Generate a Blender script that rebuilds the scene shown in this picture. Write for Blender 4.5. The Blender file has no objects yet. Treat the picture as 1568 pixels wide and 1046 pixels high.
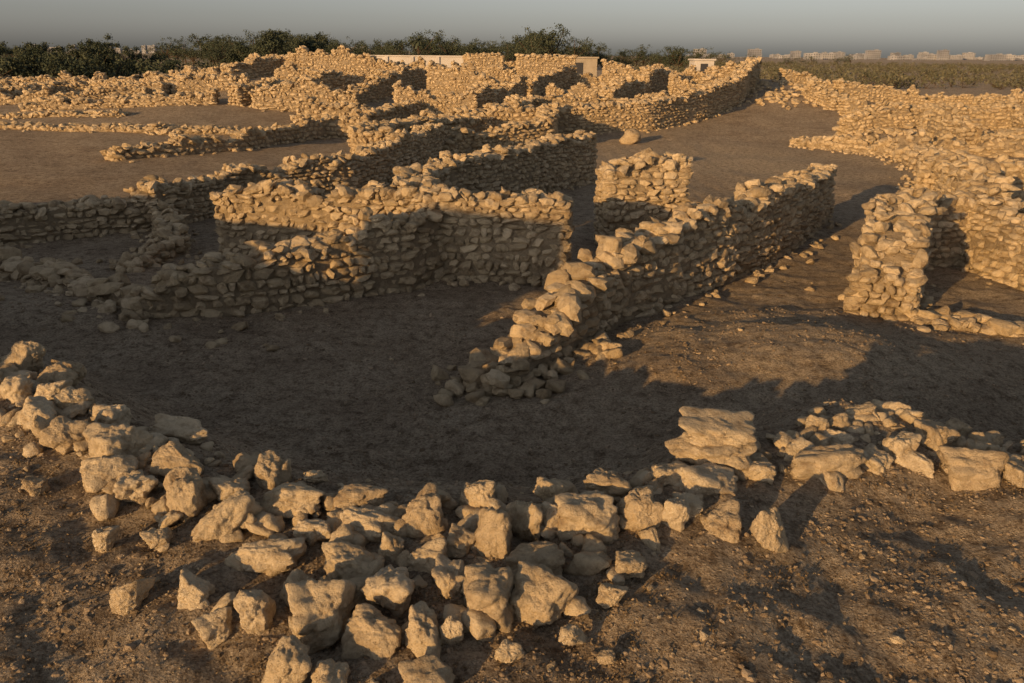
import bpy, math, random
import numpy as np
from mathutils import Vector, noise, Matrix
R = np.random.RandomState(7); random.seed(7)

# ---------------------------------------------------------------- sun / sky
SUN_EL = math.radians(10.5); SUN_AZ = math.radians(218)
to_sun = Vector((math.sin(SUN_AZ)*math.cos(SUN_EL), math.cos(SUN_AZ)*math.cos(SUN_EL), math.sin(SUN_EL)))
sc = bpy.context.scene
w = bpy.data.worlds.new("World"); sc.world = w; w.use_nodes = True
nt = w.node_tree; bg = nt.nodes['Background']
sky = nt.nodes.new('ShaderNodeTexSky'); sky.sky_type = 'NISHITA'; sky.sun_disc = False
sky.sun_elevation = SUN_EL; sky.sun_rotation = SUN_AZ
sky.air_density = 1.0; sky.dust_density = 1.45; sky.ozone_density = 1.3
hs = nt.nodes.new('ShaderNodeHueSaturation'); hs.inputs['Saturation'].default_value = 0.34
tm = nt.nodes.new('ShaderNodeMix'); tm.data_type = 'RGBA'; tm.blend_type = 'MULTIPLY'; tm.inputs[0].default_value = 1
tm.inputs[7].default_value = (.97, .97, 1.01, 1)
nt.links.new(sky.outputs[0], hs.inputs['Color']); nt.links.new(hs.outputs[0], tm.inputs[6]); nt.links.new(tm.outputs[2], bg.inputs[0])
bg.inputs[1].default_value = 0.105
sl = bpy.data.lights.new('sun', 'SUN'); sl.energy = 5.0; sl.angle = math.radians(0.5); sl.color = (1, .60, .235)
so = bpy.data.objects.new('sun', sl); sc.collection.objects.link(so)
so.rotation_euler = to_sun.to_track_quat('Z', 'Y').to_euler()
sc.view_settings.view_transform = 'Standard'; sc.view_settings.look = 'None'

cam = bpy.data.cameras.new('camera'); co = bpy.data.objects.new('camera', cam); sc.collection.objects.link(co)
co.location = (0, 0, 3.6)
co.rotation_euler = (Matrix.Rotation(math.radians(70.35), 3, 'X') @ Matrix.Rotation(math.radians(.45), 3, 'Z')).to_euler()
cam.sensor_width = 36; cam.lens = 28.25; cam.clip_end = 9000; sc.camera = co

# ---------------------------------------------------------------- materials
def newmat(name):
    m = bpy.data.materials.new(name); m.use_nodes = True
    n = m.node_tree.nodes; l = m.node_tree.links
    b = n['Principled BSDF']; b.inputs['Roughness'].default_value = 0.95
    b.inputs['Specular IOR Level'].default_value = 0.1
    return m, n, l, b
def nz(n, l, vec, scale, detail=4, rough=.6, dist=0):
    t = n.new('ShaderNodeTexNoise'); t.inputs['Scale'].default_value = scale
    t.inputs['Detail'].default_value = detail; t.inputs['Roughness'].default_value = rough
    t.inputs['Distortion'].default_value = dist
    l.new(vec, t.inputs['Vector']); return t.outputs['Fac']
def ramp(n, l, fac, stops):
    r = n.new('ShaderNodeValToRGB'); l.new(fac, r.inputs[0]); e = r.color_ramp.elements
    while len(e) < len(stops): e.new(0.5)
    for i, (p, c) in enumerate(stops):
        e[i].position = p; e[i].color = (*c, 1) if len(c) == 3 else c
    return r.outputs[0]
def mix(n, l, a, b, fac, mode='MIX'):
    m = n.new('ShaderNodeMix'); m.data_type = 'RGBA'; m.blend_type = mode
    for s, v in ((m.inputs[0], fac), (m.inputs[6], a), (m.inputs[7], b)):
        if isinstance(v, (int, float)): s.default_value = v
        elif isinstance(v, tuple): s.default_value = (*v, 1)
        else: l.new(v, s)
    return m.outputs[2]
def bump(n, l, h, strength, dist, prev=None):
    b = n.new('ShaderNodeBump'); b.inputs['Strength'].default_value = strength; b.inputs['Distance'].default_value = dist
    l.new(h, b.inputs['Height'])
    if prev: l.new(prev, b.inputs['Normal'])
    return b.outputs[0]

def stone_mat(name, c1, c2, c3, fine=1.0):
    m, n, l, b = newmat(name)
    g = n.new('ShaderNodeTexCoord').outputs['Object']
    at = n.new('ShaderNodeAttribute'); at.attribute_name = 'rnd'
    col = ramp(n, l, at.outputs['Fac'], [(0, c1), (.5, c2), (1, c3)])
    col = mix(n, l, col, ramp(n, l, nz(n, l, g, 9*fine, 6, .7), [(.3, (.55, .5, .46)), (.52, (1, 1, 1)), (.75, (1.15, 1.12, 1.08))]), 1.0, 'MULTIPLY')
    l.new(col, b.inputs['Base Color'])
    p = bump(n, l, nz(n, l, g, 13*fine, 7, .75), 1.0, .045/fine)
    p = bump(n, l, nz(n, l, g, 75*fine, 3, .7), .9, .008/fine, p)
    l.new(p, b.inputs['Normal']); return m
M_near = stone_mat('limestone_boulder', (.47, .37, .245), (.57, .46, .31), (.64, .53, .375))
M_wall = stone_mat('limestone_masonry', (.38, .295, .19), (.51, .405, .265), (.62, .50, .34), .8)
M_far = stone_mat('weathered_masonry', (.45, .345, .215), (.55, .43, .27), (.62, .49, .32), .4)

m, n, l, b = newmat('mud_core'); M_core = m
g = n.new('ShaderNodeTexCoord').outputs['Object']
l.new(ramp(n, l, nz(n, l, g, 6, 6, .7), [(.3, (.22, .17, .11)), (.7, (.42, .33, .22))]), b.inputs['Base Color'])
l.new(bump(n, l, nz(n, l, g, 9, 6, .75), 1, .09), b.inputs['Normal'])

m, n, l, b = newmat('desert_soil'); M_soil = m
g = n.new('ShaderNodeTexCoord').outputs['Object']
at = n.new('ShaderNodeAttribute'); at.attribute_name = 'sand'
c = ramp(n, l, nz(n, l, g, .9, 6, .65, .3), [(.3, (.36, .28, .20)), (.5, (.47, .375, .27)), (.7, (.55, .45, .33))])
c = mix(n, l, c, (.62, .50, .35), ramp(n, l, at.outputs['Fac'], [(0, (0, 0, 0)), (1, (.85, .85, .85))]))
c = mix(n, l, c, ramp(n, l, nz(n, l, g, 7, 7, .75), [(.36, (.45, .41, .37)), (.5, (.97, .97, .97)), (.68, (1.2, 1.18, 1.15))]), 1.0, 'MULTIPLY')
c = mix(n, l, c, ramp(n, l, nz(n, l, g, 38, 4, .75), [(.38, (.5, .46, .42)), (.52, (1, 1, 1)), (.66, (1.25, 1.25, 1.22))]), .9, 'MULTIPLY')
l.new(c, b.inputs['Base Color'])
v = n.new('ShaderNodeTexVoronoi'); v.inputs['Scale'].default_value = 45; l.new(g, v.inputs['Vector'])
vr = ramp(n, l, v.outputs['Distance'], [(.12, (1, 1, 1)), (.42, (0, 0, 0))])
p = bump(n, l, nz(n, l, g, 3.2, 8, .75), 1, .17)
p = bump(n, l, nz(n, l, g, 22, 5, .78), 1, .045, p)
p = bump(n, l, vr, .6, .010, p)
l.new(p, b.inputs['Normal'])
m, n, l, b = newmat('soil_clod'); M_clod = m
g = n.new('ShaderNodeTexCoord').outputs['Object']
at = n.new('ShaderNodeAttribute'); at.attribute_name = 'rnd'
l.new(ramp(n, l, at.outputs['Fac'], [(0, (.15, .11, .07)), (.6, (.25, .19, .13)), (1, (.34, .265, .185))]), b.inputs['Base Color'])
l.new(bump(n, l, nz(n, l, g, 60, 4, .7), 1, .01), b.inputs['Normal'])

def leaf_mat(name, a, bb):
    m, n, l, b = newmat(name)
    at = n.new('ShaderNodeAttribute'); at.attribute_name = 'rnd'
    l.new(ramp(n, l, at.outputs['Fac'], [(0, a), (1, bb)]), b.inputs['Base Color']); return m
M_leaf = leaf_mat('acacia_foliage', (.035, .048, .032), (.09, .10, .065))
M_scrub = leaf_mat('scrub_foliage', (.065, .07, .045), (.17, .155, .10))
M_dry = leaf_mat('dry_stalks', (.09, .06, .035), (.22, .16, .09))
m, n, l, b = newmat('bark'); M_bark = m; b.inputs['Base Color'].default_value = (.09, .065, .045, 1)
m, n, l, b = newmat('whitewash'); M_white = m
g = n.new('ShaderNodeTexCoord').outputs['Object']
l.new(ramp(n, l, nz(n, l, g, .4, 6, .6), [(.3, (.40, .37, .34)), (.7, (.58, .54, .50))]), b.inputs['Base Color'])
m, n, l, b = newmat('town_render'); M_town = m
g = n.new('ShaderNodeTexCoord').outputs['Object']
l.new(ramp(n, l, nz(n, l, g, .02, 4, .6), [(.35, (.15, .16, .19)), (.65, (.36, .36, .38))]), b.inputs['Base Color'])
m, n, l, b = newmat('window_dark'); M_win = m; b.inputs['Base Color'].default_value = (.05, .05, .055, 1); b.inputs['Roughness'].default_value = .3
m, n, l, b = newmat('concrete_render'); M_conc = m
g = n.new('ShaderNodeTexCoord').outputs['Object']
l.new(ramp(n, l, nz(n, l, g, .8, 6, .7), [(.3, (.26, .22, .17)), (.7, (.42, .36, .28))]), b.inputs['Base Color'])

# ---------------------------------------------------------------- mesh helpers
def make_mesh(name, V, F, mats, rnd=None, smooth=True, midx=None, attr='rnd'):
    V = np.asarray(V, dtype=np.float32); F = np.asarray(F, dtype=np.int32)
    k = F.shape[1]; me = bpy.data.meshes.new(name)
    me.vertices.add(len(V)); me.vertices.foreach_set('co', V.ravel())
    me.loops.add(F.size); me.loops.foreach_set('vertex_index', F.ravel())
    me.polygons.add(len(F)); me.polygons.foreach_set('loop_start', np.arange(0, F.size, k, dtype=np.int32))
    me.polygons.foreach_set('loop_total', np.full(len(F), k, dtype=np.int32))
    me.polygons.foreach_set('use_smooth', np.full(len(F), smooth))
    for mt in (mats if isinstance(mats, (list, tuple)) else [mats]): me.materials.append(mt)
    if midx is not None: me.polygons.foreach_set('material_index', np.asarray(midx, dtype=np.int32))
    if rnd is not None:
        a = me.attributes.new(attr, 'FLOAT', 'POINT'); a.data.foreach_set('value', np.asarray(rnd, dtype=np.float32))
    me.update(calc_edges=True); me.validate()
    return me
def link(name, me, parent=None):
    o = bpy.data.objects.new(name, me); sc.collection.objects.link(o)
    if parent: o.parent = parent
    return o

import bmesh
def ico(sub):
    bm = bmesh.new(); bmesh.ops.create_icosphere(bm, subdivisions=sub, radius=1)
    V = np.array([v.co[:] for v in bm.verts]); F = np.array([[v.index for v in f.verts] for f in bm.faces]); bm.free(); return V, F
ICO = {s: ico(s) for s in (1, 2, 3, 4, 5)}
def stone_shape(sub, seed, rough):
    r = np.random.RandomState(seed); D, F = ICO[sub]
    base = np.array([[1, 0, 0], [-1, 0, 0], [0, 1, 0], [0, -1, 0], [0, 0, 1], [0, 0, -1]], float)
    base += r.normal(0, .26, base.shape)
    ex = r.normal(0, 1, (6, 3)); N = np.vstack([base, ex]); N /= np.linalg.norm(N, axis=1)[:, None]
    h = np.concatenate([r.uniform(.68, .95, 6), r.uniform(.82, 1.1, 6)])
    dt = np.clip(D @ N.T, 1e-3, None); q = h/dt
    p = 8.5 if sub > 2 else 22.0
    rad = (np.sum(q**(-p), axis=1))**(-1/p)
    off = r.uniform(-50, 50, 3)
    ns = np.array([noise.fractal(Vector(d*1.7+off), 1.0, 2.0, 5 if sub > 2 else 2) for d in D])
    rad = rad*(1+rough*ns)
    if sub > 3:
        pit = np.array([noise.voronoi(Vector(d*3.4+off))[0][0] for d in D])
        rad -= .09*np.clip(.35-pit, 0, 1)/.35
        f2 = np.array([noise.fractal(Vector(d*6+off), .7, 2.1, 4) for d in D]); rad += .035*f2
    V = D*rad[:, None]; V -= (V.max(0)+V.min(0))/2; V /= (V.max(0)-V.min(0))/2
    return V, F
VAR = {1: [stone_shape(1, 100+i, .12) for i in range(14)],
       2: [stone_shape(2, 200+i, .18) for i in range(28)],
       3: [stone_shape(3, 300+i, .22) for i in range(20)],
       4: [stone_shape(5, 400+i, .24) for i in range(24)]}
def rotm(yaw, pit, rol):
    cy, sy, cp, sp, cr, sr = np.cos(yaw), np.sin(yaw), np.cos(pit), np.sin(pit), np.cos(rol), np.sin(rol)
    M = np.empty((len(yaw), 3, 3))
    M[:, 0, 0] = cy*cp; M[:, 0, 1] = cy*sp*sr-sy*cr; M[:, 0, 2] = cy*sp*cr+sy*sr
    M[:, 1, 0] = sy*cp; M[:, 1, 1] = sy*sp*sr+cy*cr; M[:, 1, 2] = sy*sp*cr-cy*sr
    M[:, 2, 0] = -sp; M[:, 2, 1] = cp*sr; M[:, 2, 2] = cp*cr
    return M
class Pile:
    def __init__(s): s.a = []
    def add(s, x, y, z, sx, sy, sz, yaw, pit=0, rol=0, var=-1): s.a.append((x, y, z, sx, sy, sz, yaw, pit, rol, var))
    def arrays(s, sub):
        A = np.array(s.a, float); vs = VAR[sub]
        kind = np.where(A[:, 9] < 0, R.randint(0, len(vs), len(A)), A[:, 9]).astype(int)
        M = rotm(A[:, 6], A[:, 7], A[:, 8]) * A[:, None, 3:6]
        VV, FF, RR, off = [], [], [], 0
        for k in range(len(vs)):
            ix = np.where(kind == k)[0]
            if len(ix) == 0: continue
            V, F = vs[k]
            P = np.einsum('kij,nj->kni', M[ix], V)+A[ix, None, 0:3]
            VV.append(P.reshape(-1, 3)); n = len(V)
            FF.append((F[None]+(np.arange(len(ix))*n)[:, None, None]+off).reshape(-1, 3)); off += n*len(ix)
            RR.append(np.repeat(R.uniform(0, 1, len(ix)), n))
        return np.vstack(VV), np.vstack(FF), np.concatenate(RR)
    def build(s, name, mat, sub, smooth=True):
        V, F, r = s.arrays(sub); return link(name, make_mesh(name, V, F, mat, r, smooth))

# ---------------------------------------------------------------- terrain
AX = [-40, -14, -6, -4.2, -3.3, -2.6, -2, -1.3, -.5, .1, .9, 1.4, 2.1, 2.6, 3.0, 3.5, 5, 9, 40]
AY = [14, 10, 7.2, 6.3, 5.6, 5.1, 4.7, 4.45, 4.3, 4.25, 4.45, 5.0, 5.25, 5.65, 5.55, 5.15, 5.0, 5.2, 4]
def sst(a, b, x):
    t = min(1, max(0, (x-a)/(b-a))); return t*t*(3-2*t)
def segd(x, y, ax, ay, bx, by):
    dx, dy = bx-ax, by-ay; t = max(0, min(1, ((x-ax)*dx+(y-ay)*dy)/(dx*dx+dy*dy)))
    return math.hypot(x-ax-t*dx, y-ay-t*dy)
def ga(x, y, cx, cy, sx, sy): return math.exp(-((x-cx)/sx)**2-((y-cy)/sy)**2)
def hgt(x, y):
    d = y-float(np.interp(x, AX, AY))
    z = 1.03*(1-sst(-.1, 2.1, d))+.07*max(-4, min(0, d))
    z += 1.62*math.exp(-(segd(x, y, -9.0, 5.4, -22, 15)/1.9)**2)  # out-of-view ridge on the left, added to shade the left and middle walls
    z += .32*ga(x, y, -7.5, 10.2, 3, 2.2)
    z += .42*ga(x, y, 3.3, 9.2, 2.4, 1.8)
    hill = sst(32, 62, y)*(1-sst(75, 125, y))*(1-sst(14, 30, abs(x)))
    z += 1.7*hill
    far = sst(18, 28, y)*(1-sst(80, 110, y))
    z += (.3+.45*max(0, noise.noise(Vector((x*.13, y*.13, 21)))+.15))*sst(12, 18, x)*far*(1-sst(50, 80, x))
    z += .75*(1-sst(-16, -5, x))*sst(20, 44, y)*(1-sst(80, 120, y))*sst(-90, -50, x)
    s = min(1, math.hypot(x, y)/200)
    z += .10*noise.noise(Vector((x*.35, y*.35, 3)))*(1-s)
    return z
def hgt_fine(x, y):
    z = hgt(x, y); r = math.hypot(x, y)
    if r < 70:
        z += .07*noise.fractal(Vector((x*1.3, y*1.3, 1)), .9, 2, 4)*(1-r/70)
    if r < 16:
        f = noise.fractal(Vector((x*5.5, y*5.5, 7)), .8, 2.1, 3)
        z += .030*f*(1-r/16)
    return z
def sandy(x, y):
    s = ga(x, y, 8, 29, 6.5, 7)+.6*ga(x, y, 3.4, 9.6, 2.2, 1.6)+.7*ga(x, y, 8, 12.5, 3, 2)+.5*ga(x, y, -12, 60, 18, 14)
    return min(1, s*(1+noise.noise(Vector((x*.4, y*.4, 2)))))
def axis(lo_near, hi_near, st, lo, hi, g=1.055):
    a = list(np.arange(lo_near, hi_near, st)); s = st; v = a[-1]
    up = []
    while v < hi: s *= g; v += s; up.append(v)
    s = st; v = lo_near; dn = []
    while v > lo: s *= g; v -= s; dn.append(v)
    return dn[::-1]+a+up
xs = axis(-5.5, 6.5, .045, -4000, 4000); ys = axis(2.2, 12.5, .04, -600, 6000)
V = [(x, y, hgt_fine(x, y)) for y in ys for x in xs]
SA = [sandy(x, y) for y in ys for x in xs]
nx, ny = len(xs), len(ys)
i, j = np.meshgrid(np.arange(nx-1), np.arange(ny-1)); a = (j*nx+i).ravel()
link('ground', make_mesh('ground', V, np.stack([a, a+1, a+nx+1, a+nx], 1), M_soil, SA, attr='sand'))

# ---------------------------------------------------------------- walls
def wall(name, pts, th, sl=.23, sh=.115, sub=2, mat=None, rag=.12, rubble=6, topscale=1.0):
    mat = mat or M_wall
    P = np.array(pts, float); seg = np.hypot(*(P[1:, :2]-P[:-1, :2]).T); S = np.concatenate([[0], np.cumsum(seg)]); L = S[-1]
    ph = R.uniform(0, 100); big = sl/.23
    def at(s):
        s = min(max(s, 0), L); x = np.interp(s, S, P[:, 0]); y = np.interp(s, S, P[:, 1]); h = np.interp(s, S, P[:, 2])
        k = min(len(seg)-1, int(np.searchsorted(S, s, side='right')-1)); d = (P[k+1, :2]-P[k, :2])/seg[k]
        h += rag*(noise.noise(Vector((s*1.1+ph, 0, 0)))*1.6+noise.noise(Vector((s*3.1+ph, 5, 0)))*.9)*min(1, h/.6)
        return x, y, max(h, .05), d
    pl = Pile()
    for side in (-1, 1):
        z = 0; c = 0
        while z < P[:, 2].max()+rag*2:
            ch = sh*R.uniform(.7, 1.3); s = -R.uniform(0, sl)
            while s < L:
                ln = sl*(R.uniform(.4, 1.0) if R.rand() < .65 else R.uniform(1.0, 1.6)); x, y, h, d = at(s+ln/2)
                if z+ch*.6 < h and R.rand() > .03:
                    bz = hgt(x, y)-.04; n = np.array([-d[1], d[0]])*side
                    o = th/2-.095+R.normal(0, .018*big)-.05*z+.04*noise.noise(Vector((s*.8, z*1.5, ph+side)))
                    pl.add(x+n[0]*o, y+n[1]*o, bz+z+ch/2+R.normal(0, .012*big)+.07*noise.noise(Vector((s*.9, z, ph))), ln*.53, R.uniform(.11, .145), ch*R.uniform(.44, .66), math.atan2(d[1], d[0])+R.normal(0, .13), R.normal(0, .09), R.normal(0, .14))
                s += ln*.97
            z += ch
    for e, sg in ((0, -1), (L, 1)):
        x, y, h, d = at(e); z = 0; nn = np.array([-d[1], d[0]])
        while z+sh*.5 < h:
            ch = sh*R.uniform(.8, 1.25); q = -th/2+.06
            while q < th/2-.04:
                ln = sl*R.uniform(.5, 1.1)
                qq = min(q+ln/2, th/2-.08)
                pl.add(x+nn[0]*qq+d[0]*sg*R.normal(0, .02), y+nn[1]*qq+d[1]*sg*R.normal(0, .02), hgt(x, y)-.04+z+ch/2, ln*.54, .13, ch*.6, math.atan2(nn[1], nn[0])+R.normal(0, .12), R.normal(0, .1), R.normal(0, .14))
                q += ln
            z += ch
    s = 0
    while s < L:
        x, y, h, d = at(s); n = np.array([-d[1], d[0]]); q = -th/2+.1
        while q < th/2:
            a = sl*R.uniform(.28, .72)*topscale
            if R.rand() < .85:
                pl.add(x+n[0]*q+R.normal(0, .03), y+n[1]*q+R.normal(0, .03), hgt(x, y)-.04+h+R.uniform(-.06, .05)*topscale*big, a*R.uniform(.8, 1.2), a*R.uniform(.6, 1), a*R.uniform(.35, .75), R.uniform(0, 6.3), R.normal(0, .3), R.normal(0, .3))
            q += a*1.35
        s += sl*.62*topscale
    for _ in range(int(rubble*L)):
        x, y, h, d = at(R.uniform(0, L)); n = np.array([-d[1], d[0]])*R.choice([-1, 1]); o = th/2+abs(R.normal(0, .25)); a = R.uniform(.03, .09)*(1.5 if sub == 1 else 1)
        px, py = x+n[0]*o, y+n[1]*o
        pl.add(px, py, hgt(px, py)+a*.2, a*1.2, a, a*.7, R.uniform(0, 6.3), R.normal(0, .3), R.normal(0, .3))
    V, F, r = pl.arrays(sub); midx = np.zeros(len(F), int)
    ns = max(2, int(L/.15)); CV = []; CF = []
    for k in range(ns+1):
        x, y, h, d = at(L*k/ns); n = np.array([-d[1], d[0]]); w2 = th/2-.045; bz = hgt(x, y)
        dd = (.05 if k == 0 else (-.05 if k == ns else 0)); x += d[0]*dd; y += d[1]*dd
        hh = max(h-.07, .02)
        for ssg in (1, -1):
            col = [(w2+.03*noise.noise(Vector((k*.5, q*1.3, ph+ssg)))-.05*h*q/4, (-.3 if q == 0 else hh*q/4)) for q in range(5)]
            if ssg == -1: col = col[::-1]
            CV += [(x+n[0]*ww*ssg, y+n[1]*ww*ssg, bz+zz) for ww, zz in col]
        if k:
            b0 = (k-1)*10; b1 = k*10
            for u in range(9):
                CF += [(b0+u, b0+u+1, b1+u+1), (b0+u, b1+u+1, b1+u)]
    for e in (0, ns*10):
        for u in range(4): CF += [(e+u, e+u+1, e+8-u), (e+u, e+8-u, e+9-u)]
    CF = np.array(CF)+len(V)
    V = np.vstack([V, CV]); F = np.vstack([F, CF]); r = np.concatenate([r, np.full(len(CV), .3)]); midx = np.concatenate([midx, np.ones(len(CF), int)])
    return link(name, make_mesh(name, V, F, [mat, M_core], r, False, midx))

W = 'stone_wall'
wall(W, [(-5.3, 10.7, .22), (-4.3, 11.05, .72), (-3.0, 11.9, .92), (-1.75, 12.8, 1.12), (-1.3, 13.55, 1.35)], .62, rag=.16)
wall(W, [(-1.5, 13.55, 1.42), (-.2, 13.35, 1.42), (.85, 13.25, 1.36)], .66, rag=.06)
wall(W, [(-5.3, 14.75, 1.25), (-3.6, 14.4, 1.27), (-1.6, 14.15, 1.38)], .62)
wall(W, [(-1.7, 14.3, 1.45), (-2.0, 16.5, 1.3), (-1.7, 18.6, 1.3), (.2, 21.3, 1.35), (2.2, 24.6, 1.35)], .7, sub=2)
wall(W, [(-10.9, 15.0, .7), (-9.1, 16.4, .65), (-7.7, 17.3, .85), (-6.8, 19.8, .9), (-4.6, 21.7, 1.0), (-3.4, 25.6, 1.15), (-2.8, 30, 1.2)], .62, rag=.22)
wall(W, [(-9.6, 14.3, .25), (-8.3, 13.2, .18), (-7.1, 12.3, .22), (-6.2, 11.5, .14), (-5.3, 10.9, .25)], .5, topscale=1.35, rag=.3, rubble=20)
wall(W, [(-7.4, 16.9, .6), (-6.4, 15.0, .35), (-6.6, 13.4, .12)], .5, rag=.25)
wall(W, [(-.3, 8.35, .15), (.15, 9.0, .45), (.65, 9.75, .78), (1.4, 10.9, 1.0), (2.3, 11.9, 1.08)], .62, sl=.25, sh=.12, topscale=1.15, rag=.2)
wall(W, [(2.2, 11.85, 1.22), (3.5, 13.3, 1.28)], .6)
wall(W, [(3.5, 13.4, 1.2), (4.6, 14.7, 1.32), (5.9, 16.7, 1.25), (7.2, 18.9, 1.2)], .6)
wall('stone_pier', [(1.85, 16.1, 1.5), (2.6, 16.2, 1.8), (3.3, 16.35, 1.7)], .95)
wall(W, [(5.35, 11.15, .6), (5.6, 11.7, 1.0), (6.1, 12.6, 1.28), (6.6, 13.6, 1.35)], .95)
wall(W, [(6.8, 14.6, 1.25), (8.6, 14.75, 1.15)], .6)
wall(W, [(8.5, 14.5, 1.15), (8.6, 12.7, 1.05)], .6)
wall(W, [(5.8, 10.95, .12), (7.6, 10.2, .14), (9.5, 9.6, .15)], .45)
# right flank
wall(W, [(8.8, 14.9, 1.15), (10.4, 18, 1.05), (12.2, 22.8, 1.0)], .8, sl=.28, sh=.14, rag=.25)
wall(W, [(11.9, 22.6, .6), (14, 26.5, .45), (14.6, 31, .5), (12.4, 35.5, .3)], 1.2, sl=.3, sh=.15, rubble=20, rag=.35)
wall(W, [(10.5, 18.2, .9), (13, 17.7, .6), (17, 17.4, 1.1)], .7, sl=.28, sh=.14, rag=.3)
wall(W, [(12.3, 23, 1.0), (17, 22.5, .6), (24, 22, 1.1)], .7, sl=.28, sh=.14, rag=.3)
k = dict(sl=.30, sh=.15, sub=1, mat=M_far, rubble=3, topscale=1.0)
rr = np.random.RandomState(9)
for (x0, y0, x1, y1, h) in [(15, 30, 20, 29.6, .9), (21.5, 29.8, 27, 29, .8), (16.6, 30, 17.6, 35, 1.0), (14.6, 36.6, 19, 37.2, .9), (20.5, 37, 25, 36.6, 1.0),
        (27, 37.5, 33, 37, .9), (23, 26, 24.5, 33, .9), (25.5, 39, 26.5, 45, 1.0), (17, 43, 24, 43.5, 1.1), (26, 45.5, 33, 45, 1.0), (35, 46, 43, 46.5, 1.1),
        (17.5, 45, 18.5, 52, 1.1), (29, 47, 30, 54, 1.0), (20, 52, 27, 52.6, 1.2), (31, 54, 39, 53.6, 1.1), (19, 60, 27, 60.4, 1.2), (30, 61, 38, 60.4, 1.1),
        (41, 60, 52, 60.5, 1.1), (34, 38, 35.5, 44, .9), (39, 48, 41, 56, 1.0), (21, 33, 22, 36, .7), (46, 54, 56, 55, 1.0)]:
    hv = rr.uniform(.35, 1.1, 3)*h
    wall(W, [(x0, y0, hv[0]), ((x0+x1)/2+rr.normal(0, .3), (y0+y1)/2+rr.normal(0, .3), hv[1]), (x1, y1, hv[2])], .85, **k, rag=.4)
rm = Pile()     # collapse debris spread over the right-hand mound
for _ in range(4200):
    x = R.uniform(14, 48); y = R.uniform(22, 60)
    if noise.noise(Vector((x*.13, y*.13, 21))) < R.uniform(-.2, .35): continue
    a = R.uniform(.06, .22); rm.add(x, y, hgt(x, y)+a*.25, a*1.3, a, a*.7, R.uniform(0, 6.3), R.normal(0, .3), R.normal(0, .3))
rm.build('collapse_debris', M_far, 1, False)
# long back wall with shaded face
wall(W, [(1.4, 37.5, 1.2), (6.2, 39.2, 1.25), (9.5, 43, 1.4), (13, 49, 1.5), (17, 60, 1.5)], .8, **k, rag=.2)
# central ruin field
wall(W, [(-5.2, 28, 1.3), (-4.4, 31, 1.2), (-1.5, 36, 1.0)], .8, **k)
wall(W, [(-5.3, 28, 1.3), (-3.4, 27.6, .9)], .8, **k)
wall(W, [(-2.6, 30, .7), (1.3, 33, 1.2), (1.6, 37.5, 1.3)], .8, **k, rag=.25)
wall(W, [(-13.5, 27.5, .3), (-10.5, 31, .5), (-8.3, 36, .7), (-6.5, 36.3, 1.0)], .8, **k, rag=.25)
wall(W, [(-4, 37, 1.0), (1.4, 37.8, 1.2)], .8, **k, rag=.25)
rr = np.random.RandomState(5)
for gx, gy, ln, ang, h in [(-13, 42, 5, 5, 1.5), (-6, 43, 4, 0, 1.4), (0, 42.5, 6, 8, 1.2), (7, 44, 3, 3, 1.4),
        (-14, 42, 8, 62, 1.3), (-7, 37, 7, 70, 1.2), (-1, 38, 6, 65, 1.2), (4, 40, 8, 60, 1.1),
        (-14, 50, 5, 4, 1.6), (-5, 50, 4, -4, 1.7), (2, 49, 5, 6, 1.3), (9.5, 51, 3, 0, 1.4), (-9, 45, 6, 75, 1.2), (-2, 44, 6, 66, 1.3),
        (5, 45, 7, 65, 1.2), (-15, 57, 7, 3, 1.6), (-4, 56, 4, 0, 1.3), (3, 57, 4, 5, 1.5), (10, 58, 5, 0, 1.3), (-8, 51, 6, 70, 1.2), (1, 51, 6, 66, 1.2),
        (8, 52, 6, 64, 1.3), (-22, 66, 6, 0, 1.1), (10, 66, 6, 4, 1.2), (-12, 66, 5, 0, 1.2),
        (-19, 47, 4, 10, .9), (-18, 53, 5, 65, 1.0), (-20, 60, 6, 0, 1.2), (-13, 61, 6, 5, 1.3), (6.5, 61, 5, 0, 1.4), (12, 53, 3, 0, 1.2), (-10, 39, 3.5, 5, 1.1)]:
    a = math.radians(ang); hv = rr.uniform(.5, 1.1, 3)*h
    wall(W, [(gx, gy, hv[0]), (gx+ln/2*math.cos(a), gy+ln/2*math.sin(a), hv[1]), (gx+ln*math.cos(a), gy+ln*math.sin(a), hv[2])], .8, **k, rag=.35)
# ruin with doorway
wall(W, [(-3.3, 62, 1.9), (-.9, 62.2, 1.9)], .8, **k, rag=.04)
wall(W, [(.3, 62.2, 1.9), (4.4, 62.5, 1.85)], .8, **k, rag=.04)
wall(W, [(-3.3, 62, 1.8), (-3.2, 67, 1.6)], .8, **k)
wall(W, [(-3.2, 66.5, 1.3), (4.4, 67, 1.3)], .8, **k)
# left low rubble walls
for p in ([(-36, 52, .5), (-28, 56, .8), (-21, 55, .9), (-17, 52, .4)], [(-26, 46, .3), (-19, 50, .8)], [(-40, 60, .5), (-30, 63, .9)],
          [(-20, 44, .4), (-19, 50, .6)], [(-22, 35, .12), (-14, 34, .2), (-9, 35.5, .2)], [(-28, 38, .1), (-18, 38.5, .15)], [(-31, 50, .6), (-30, 57, .8)], [(-25, 70, .9), (-14, 72, 1.0)],
          [(-24, 41, .3), (-15, 42, .5)], [(-33, 46, .3), (-26, 47, .6)], [(-38, 56, .7), (-33, 58, .4)], [(-27, 60, .9), (-22, 61, .5)], [(-45, 68, .6), (-34, 70, .9)]):
    wall(W, p, .9, **k, rag=.35)

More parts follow.
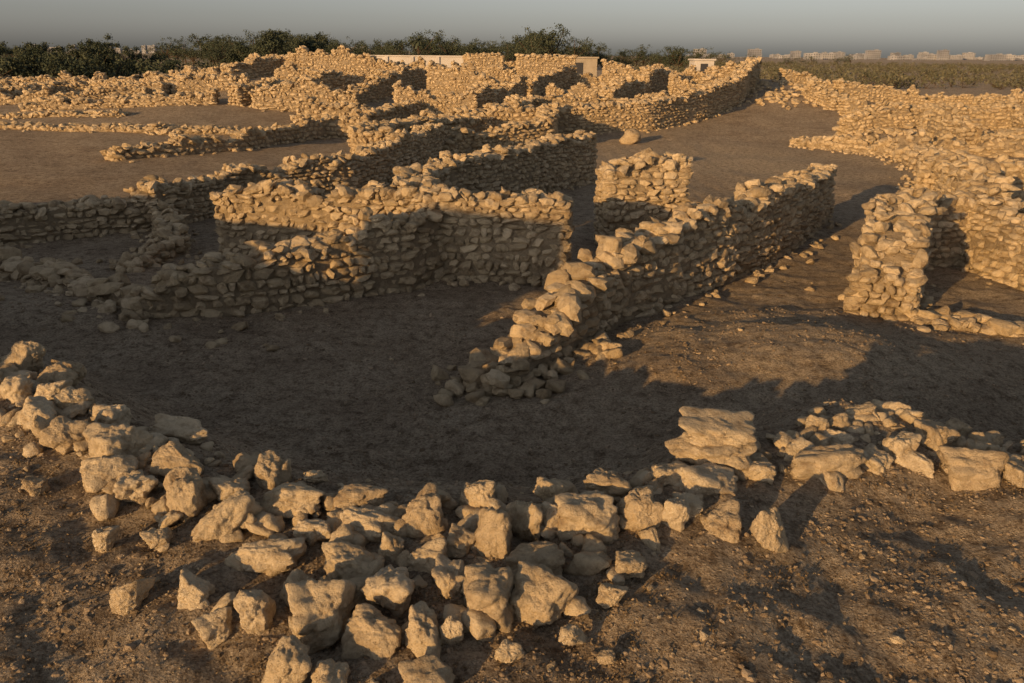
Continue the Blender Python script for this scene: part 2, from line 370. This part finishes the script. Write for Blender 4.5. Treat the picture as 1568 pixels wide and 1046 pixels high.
# unseen hut-shaped block, added behind the viewpoint to shade the middle walls
def boxes(name, lst, mats):
    V = []; F = []; Mi = []
    for (x0, y0, z0, x1, y1, z1, mi) in lst:
        o = len(V); V += [(x0, y0, z0), (x1, y0, z0), (x1, y1, z0), (x0, y1, z0), (x0, y0, z1), (x1, y0, z1), (x1, y1, z1), (x0, y1, z1)]
        for f in ((0, 1, 5, 4), (1, 2, 6, 5), (2, 3, 7, 6), (3, 0, 4, 7), (4, 5, 6, 7), (3, 2, 1, 0)): F.append(tuple(q+o for q in f)); Mi.append(mi)
    return link(name, make_mesh(name, V, F, mats, None, False, Mi))
o = boxes('shade_block', [(-.95, -1.6, -1, .95, 1.6, 3.3, 0), (-1.0, -1.7, 3.3, 1.0, 1.7, 3.42, 0), (-.4, 1.6, .1, .4, 1.64, 2.1, 1), (.951, -.6, 1.1, .98, .6, 2.0, 1)], [M_conc, M_win])
o.location = (-11.45, -1.15, .75); o.rotation_euler = (0, 0, math.radians(-38))

pb = Pile(); pb.add(5.0, 35.5, hgt(5, 35.5)+.3, .48, .36, .34, .15, var=3); pb.build('stone_block', M_wall, 3)
pb = Pile(); pb.add(1.38, 10.75, 1.13, .13, .16, .17, .3, .2, .1, 7); pb.add(1.78, 11.0, 1.10, .24, .2, .12, -.3, .1, 0, 11)
pb.add(3.55, 13.35, 1.32, .26, .2, .1, .8); pb.add(4.4, 14.2, 1.35, .22, .2, .1, .2); pb.build('capstone_group', M_wall, 3)

# ---------------------------------------------------------------- foreground tumbled wall
ST = [(-.50, 3.98, .25, .30), (-.10, 3.75, .22, .33), (.08, 3.92, .22, .27), (.25, 3.97, .16, .2), (.43, 3.93, .40, .26), (.76, 4.02, .23, .24), (.95, 4.02, .17, .24),
 (1.48, 3.85, .22, .34), (1.23, 3.95, .24, .2), (1.24, 4.37, .46, .2), (2.07, 4.67, .56, .25), (2.33, 5.1, .28, .12), (2.63, 5.5, .25, .13),
 (2.69, 4.93, .22, .26), (3.02, 5.13, .32, .2), (3.08, 4.67, .44, .26), (2.75, 4.84, .3, .15), (3.35, 4.67, .2, .15), (-.12, 3.26, .30, .30), (-.45, 3.64, .25, .17),
 (-.66, 3.77, .15, .17), (.16, 3.29, .31, .24), (.13, 3.61, .33, .17), (-.59, 3.37, .28, .22), (-.93, 3.2, .32, .30), (-.89, 3.61, .35, .2), (-.65, 3.08, .31, .19),
 (-.41, 3.08, .19, .25), (-.28, 3.12, .12, .17), (-1.01, 2.9, .22, .25), (-1.28, 3.26, .19, .25), (-1.65, 3.45, .22, .17), (-1.46, 3.22, .19, .13), (-1.96, 3.42, .2, .17),
 (-2.03, 3.92, .17, .12), (-2.3, 3.89, .13, .2), (-3.05, 4.48, .15, .12), (.63, 3.62, .2, .13), (.52, 3.39, .15, .12), (.30, 3.1, .13, .12), (0, 3.0, .13, .11), (.45, 3.01, .09, .06),
 (-.84, 3.98, .38, .16), (-.93, 4.25, .36, .14), (-1.32, 4.22, .44, .17), (-1.34, 3.73, .40, .16), (-1.66, 4.01, .42, .24), (-1.14, 3.97, .26, .12), (-2.0, 4.22, .26, .32),
 (-2.17, 4.62, .36, .18), (-1.56, 4.53, .22, .2), (-1.26, 4.57, .17, .1), (-2.7, 4.8, .40, .30), (-2.6, 4.55, .35, .2), (-4.25, 6.4, .38, .28), (-3.92, 5.78, .32, .22),
 (-3.5, 5.34, .3, .25), (-3.1, 5.0, .36, .24), (-3.35, 5.57, .26, .2), (-2.4, 5.2, .44, .15), (-.81, 2.83, .18, .16), (-.6, 2.8, .12, .1), (-.37, 2.82, .24, .14), (-1.0, 2.75, .14, .1),
 (-.32, 3.48, .18, .18), (-.27, 3.78, .19, .15), (1.6, 4.6, .25, .14), (1.0, 4.45, .26, .16), (-3.75, 6.1, .3, .2), (-4.3, 5.95, .3, .2), (-2.95, 5.3, .28, .18), (.6, 4.3, .3, .18),
 (-.2, 4.2, .26, .18), (.25, 4.25, .24, .16), (-2.35, 4.35, .26, .18), (-1.75, 4.35, .26, .16), (-3.9, 6.5, .26, .2), (-3.6, 5.75, .24, .2), (1.05, 4.15, .2, .14), (2.45, 4.8, .24, .16),
 (3.25, 4.95, .22, .16), (3.6, 4.75, .26, .18), (2.2, 5.25, .2, .14), (.0, 3.45, .2, .15), (-.75, 3.45, .2, .15), (-1.1, 3.45, .2, .14)]
fp = Pile()
for (x, y, wd, h) in ST:
    t = R.normal(0, .16); dp = min(wd, h*1.3)*R.uniform(.8, 1.1)
    fp.add(x, y+dp*.3, hgt(x, y)+h*.34, wd*.50, dp*.52, h*.53, R.normal(0, .35), t, R.normal(0, .2))
fp.add(1.33, 4.78, hgt(1.33, 4.78)+.10, .28, .22, .09, .1, .05, 0); fp.add(1.36, 4.85, hgt(1.36, 4.85)+.22, .27, .2, .08, -.1, .10, .1)
fp.build('tumbled_stone_wall', M_near, 4)
fl = Pile()
for _ in range(520):
    x = R.uniform(-4.8, 4.6); ay = np.interp(x, AX, AY); y = ay-.2+R.normal(0, .2)
    if -1.6 < x < .6 and R.rand() < .4: y = R.uniform(3.2, 4.2)
    if 1.5 < x < 1.9 and R.rand() < .6: continue
    a = R.uniform(.02, .08)*(1.25 if R.rand() < .3 else 1)
    fl.add(x, y, hgt(x, y)+a*.25, a*R.uniform(.9, 1.5), a*R.uniform(.7, 1.1), a*R.uniform(.5, .9), R.uniform(0, 6.3), R.normal(0, .4), R.normal(0, .4))
fl.build('rubble_fill', M_near, 3)
fl = Pile()
for cx, cy, sx, sy, nn in ((-.2, 8.45, .35, .25, 45), (.3, 8.95, .25, .25, 30), (1.15, 9.35, .14, .18, 22), (-5.3, 10.5, .5, .3, 50), (-3.6, 9.6, .6, .12, 5)):
    for _ in range(nn):
        x = cx+R.normal(0, sx); y = cy+R.normal(0, sy); a = R.uniform(.04, .12)
        fl.add(x, y, hgt(x, y)+a*.3, a*1.2, a, a*.7, R.uniform(0, 6.3), R.normal(0, .3), R.normal(0, .3))
fl.build('rubble_pile', M_wall, 3)
pg = Pile()
for _ in range(4500):
    y = 2.3+R.uniform(0, 1)**1.6*12; x = R.uniform(-.75, .75)*(y+1.5)
    if noise.noise(Vector((x*.9, y*.9, 9))) < R.uniform(-.5, .35): continue
    if y > 6 and R.rand() < .75: continue
    a = R.uniform(.003, .008)*(1+R.rand()**12*2.5)*(1+y*.03)
    pg.add(x, y, hgt_fine(x, y)+a*.2, a*1.3, a, a*.75, R.uniform(0, 6.3), R.normal(0, .3), R.normal(0, .3))
pg.build('gravel', M_wall, 1, False)
pg = Pile()     # crumbled clods of crusted soil
for _ in range(42000):
    y = 2.3+R.uniform(0, 1)**1.5*9; x = R.uniform(-.75, .75)*(y+1.3)
    if noise.fractal(Vector((x*1.6, y*1.6, 19)), .8, 2, 3) < R.uniform(-.45, .5): continue
    a = R.uniform(.003, .0095)*(1+R.rand()**8*1.3)*(1+y*.05)
    pg.add(x, y, hgt_fine(x, y)-a*.1, a*1.4, a, a*.8, R.uniform(0, 6.3), R.normal(0, .4), R.normal(0, .4))
pg.build('soil_clods', M_clod, 1, False)

# ---------------------------------------------------------------- vegetation
def leaves(C, n_per, spread, size, rs, flat=.7):
    C = np.repeat(np.asarray(C, float), n_per, axis=0); tone = np.repeat(rs.uniform(0, .7, len(C)//n_per), n_per)
    P = C+rs.normal(0, 1, C.shape)*np.array([spread, spread, spread*flat])
    A = rs.normal(0, 1, P.shape); A /= np.linalg.norm(A, axis=1)[:, None]
    B = np.cross(A, rs.normal(0, 1, P.shape)); B /= np.linalg.norm(B, axis=1)[:, None]
    s = size*rs.uniform(.5, 1.3, len(P))[:, None]
    V = np.stack([P-A*s, P+B*s*.55, P+A*s, P-B*s*.55], 1).reshape(-1, 3)
    F = np.arange(len(V)).reshape(-1, 4); return V, F, np.repeat(np.clip(tone+rs.uniform(0, .3, len(P)), 0, 1), 4)
def tube(p0, p1, r0, r1, n=6):
    p0, p1 = Vector(p0), Vector(p1); q = (p1-p0).to_track_quat('Z', 'Y'); V = []
    for p, r in ((p0, r0), (p1, r1)):
        for k in range(n):
            V.append(tuple(p+q @ Vector((r*math.cos(k*2*math.pi/n), r*math.sin(k*2*math.pi/n), 0))))
    return V, [(k, (k+1) % n, n+(k+1) % n, n+k) for k in range(n)]
class Veg:
    def __init__(s): s.V = []; s.F = []; s.r = []; s.m = []; s.o = 0
    def put(s, V, F, r, m):
        V = np.asarray(V, float); F = np.asarray(F); s.V.append(V); s.F.append(F+s.o); s.o += len(V)
        s.r.append(np.full(len(V), r) if np.isscalar(r) else r); s.m.append(np.full(len(F), m))
    def build(s, name, mats):
        return link(name, make_mesh(name, np.vstack(s.V), np.vstack(s.F), mats, np.concatenate(s.r), False, np.concatenate(s.m)))
    def tree(s, x, y, H, W, rs, dens=1.0, lf=.022):
        z = hgt(x, y)-.1; th = H*.3
        V, F = tube((x, y, z), (x+rs.normal(0, .2), y, z+th), H*.035, H*.024); s.put(V, F, .5, 1)
        C = []; nb = rs.randint(7, 12)
        for b in range(nb):
            a = rs.uniform(0, 6.3); rr_ = W*.5*rs.uniform(.2, .85); hz = z+H*rs.uniform(.35, .93)*(1-.3*rr_/(W*.5))
            e = (x+rr_*math.cos(a), y+rr_*math.sin(a), hz)
            V, F = tube((x, y, z+th*rs.uniform(.7, 1)), e, H*.018, H*.006, 5); s.put(V, F, .5, 1)
            for c in range(7): C.append(np.array(e)+rs.normal(0, 1, 3)*np.array([W*.11, W*.11, H*.07]))
        V, F, r = leaves(C, int(34*dens), H*.045, H*lf, rs); s.put(V, F, r, 0)
    def bush(s, x, y, H, W, rs, n=60, lf=.13):
        z = hgt(x, y); C = [np.array([x+rs.normal(0, W*.25), y+rs.normal(0, W*.25), z+H*rs.uniform(.15, .8)]) for _ in range(6)]
        for c in C[:3]:
            V, F = tube((x, y, z), c, H*.03, H*.01, 3)
            s.put(V, F, .5, 1)
        V, F, r = leaves(C, n//6, H*.18, H*lf, rs); s.put(V, F, r, 0)
    def palm(s, x, y, H, rs):
        z = hgt(x, y); V, F = tube((x, y, z), (x+.2, y, z+H*.75), .28, .2); s.put(V, F, .5, 1)
        for k in range(34):
            a = rs.uniform(0, 6.3); el = rs.uniform(-.5, 1.3); L = H*.26; p = np.array([x+.2, y, z+H*.75]); d = np.array([math.cos(a)*math.cos(el), math.sin(a)*math.cos(el), math.sin(el)])
            side = np.array([-math.sin(a), math.cos(a), 0])*.14
            for q in range(5):
                pn = p+d*L/5; V = [p-side, p+side, pn+side, pn-side]; s.put(V, [(0, 1, 2, 3)], rs.uniform(.2, .9), 0); p = pn; d = d+np.array([0, 0, -.38]); d /= np.linalg.norm(d)
rs = np.random.RandomState(3)
for (x, y, H, Wd) in [(-63, 96, 4.6, 9), (-57, 100, 5.0, 9), (-51, 104, 5.0, 8), (-70, 108, 5.2, 10), (-62, 112, 5.4, 9), (-53, 108, 5.2, 7), (-76, 120, 6.0, 10), (-46, 108, 4.0, 6)]:
    v = Veg(); v.tree(x, y, H, Wd, rs, 4)
    for _ in range(7): v.bush(x+rs.normal(0, 4), y-3+rs.normal(0, 1.5), 2.8, 4.5, rs, 420, .07)
    v.build('acacia_tree', [M_leaf, M_bark])
for (x, y, H, Wd) in [(-27, 96, 5.6, 5), (-31, 98, 4.6, 4), (-24, 100, 5.0, 4.5)]:
    v = Veg(); v.tree(x, y, H, Wd, rs, 4)
    for _ in range(4): v.bush(x+rs.normal(0, 2), y-1+rs.normal(0, 1), 2.2, 3.2, rs, 360, .07)
    v.build('acacia_tree', [M_leaf, M_bark])
v = Veg()
for _ in range(170):
    y = rs.uniform(200, 300); u = rs.uniform(-.42, .22); x = u*y
    H = rs.uniform(5.2, 10.5)*(1+.4*noise.noise(Vector((u*14, 0, 0)))) * (1.0 if u < .12 else .75)
    v.tree(x, y, H, H*rs.uniform(.9, 1.5), rs, .8)
for _ in range(90):
    y = rs.uniform(260, 460); x = rs.uniform(-.75, .40)*y; H = rs.uniform(4.5, 6.5); v.tree(x, y, H, H*1.5, rs, .5)
for _ in range(4):
    y = rs.uniform(200, 240); v.palm(rs.uniform(-.4, .12)*y, y, rs.uniform(8, 10), rs)
v.build('tree_line', [M_leaf, M_bark])
v = Veg()
for _ in range(1200):
    y = rs.uniform(95, 420); x = rs.uniform(.13, .75)*y
    if y < 120 and x < 24: continue
    v.bush(x, y, rs.uniform(.9, 2.2), rs.uniform(2, 5), rs, 72, .10)
for _ in range(300):
    y = rs.uniform(110, 260); v.bush(rs.uniform(-.7, -.1)*y, y, rs.uniform(.8, 2.0), rs.uniform(2, 4), rs, 72, .10)
v.build('scrubland', [M_scrub, M_bark])
# ---------------------------------------------------------------- buildings
def bld(x, y, z, wd, d, h, fl):
    L = [(x, y, z, x+wd, y+d, z+h, 0), (x-.15, y-.15, z+h, x+wd+.15, y+.25, z+h+.7, 0), (x-.15, y+.25, z+h, x+.2, y+d, z+h+.7, 0), (x+wd*.6, y+d*.4, z+h, x+wd*.85, y+d*.8, z+h+2.2, 0)]
    nw = max(2, int(wd/3.5)); fh = h/fl
    for f in range(fl):
        for q in range(nw):
            cx = x+wd*(q+.5)/nw; L.append((cx-.7, y-.1, z+f*fh+1.0, cx+.7, y-.02, z+f*fh+2.5, 1))
    return L
L = []; r2 = np.random.RandomState(11)
for _ in range(190):
    y = r2.uniform(1300, 2600); x = (r2.uniform(.2, .66) if r2.rand() < .55 else r2.uniform(-.6, -.1))*y; fl = r2.choice([1, 2, 2, 3, 3, 5])
    L += bld(x, y, -1, r2.uniform(8, 26), r2.uniform(9, 16), fl*3.2, fl)
boxes('distant_town', L, [M_town, M_win])
L = [(-17, 80, 0, -4.6, 80.3, 3.35, 0), (-17.1, 79.9, 3.35, -4.5, 80.4, 3.47, 0)]
for q in range(6): L.append((-17+q*2.42, 79.85, 0, -16.7+q*2.42, 79.997, 3.35, 0))
boxes('boundary_wall', L, [M_white])
boxes('white_shed', [(17.6, 83, 1, 19.5, 85.5, 3.2, 0), (17.45, 82.85, 3.2, 19.65, 85.65, 3.35, 0), (18.2, 82.95, 1, 18.9, 82.99, 2.9, 1)], [M_white, M_win])
boxes('site_hut', [(5.2, 84, 1, 8.2, 86.5, 3.3, 0), (5.05, 83.85, 3.3, 8.35, 86.65, 3.45, 0), (6.0, 83.95, 1, 6.8, 83.99, 2.9, 1)], [M_conc, M_win])
v = Veg()
for _ in range(1500):
    x = rs.uniform(-3.4, 4.2); y = rs.uniform(2.3, 5.0)
    if y > np.interp(x, AX, AY)-.3 or noise.noise(Vector((x*1.1, y*1.1, 4))) < -.05: continue
    z = hgt_fine(x, y)
    C = [(x, y, z+.006)]; V, F, r = leaves(C, 12, .020, .009, rs, .35); v.put(V, F, r, 0)
v.build('dry_plants', [M_dry, M_bark])
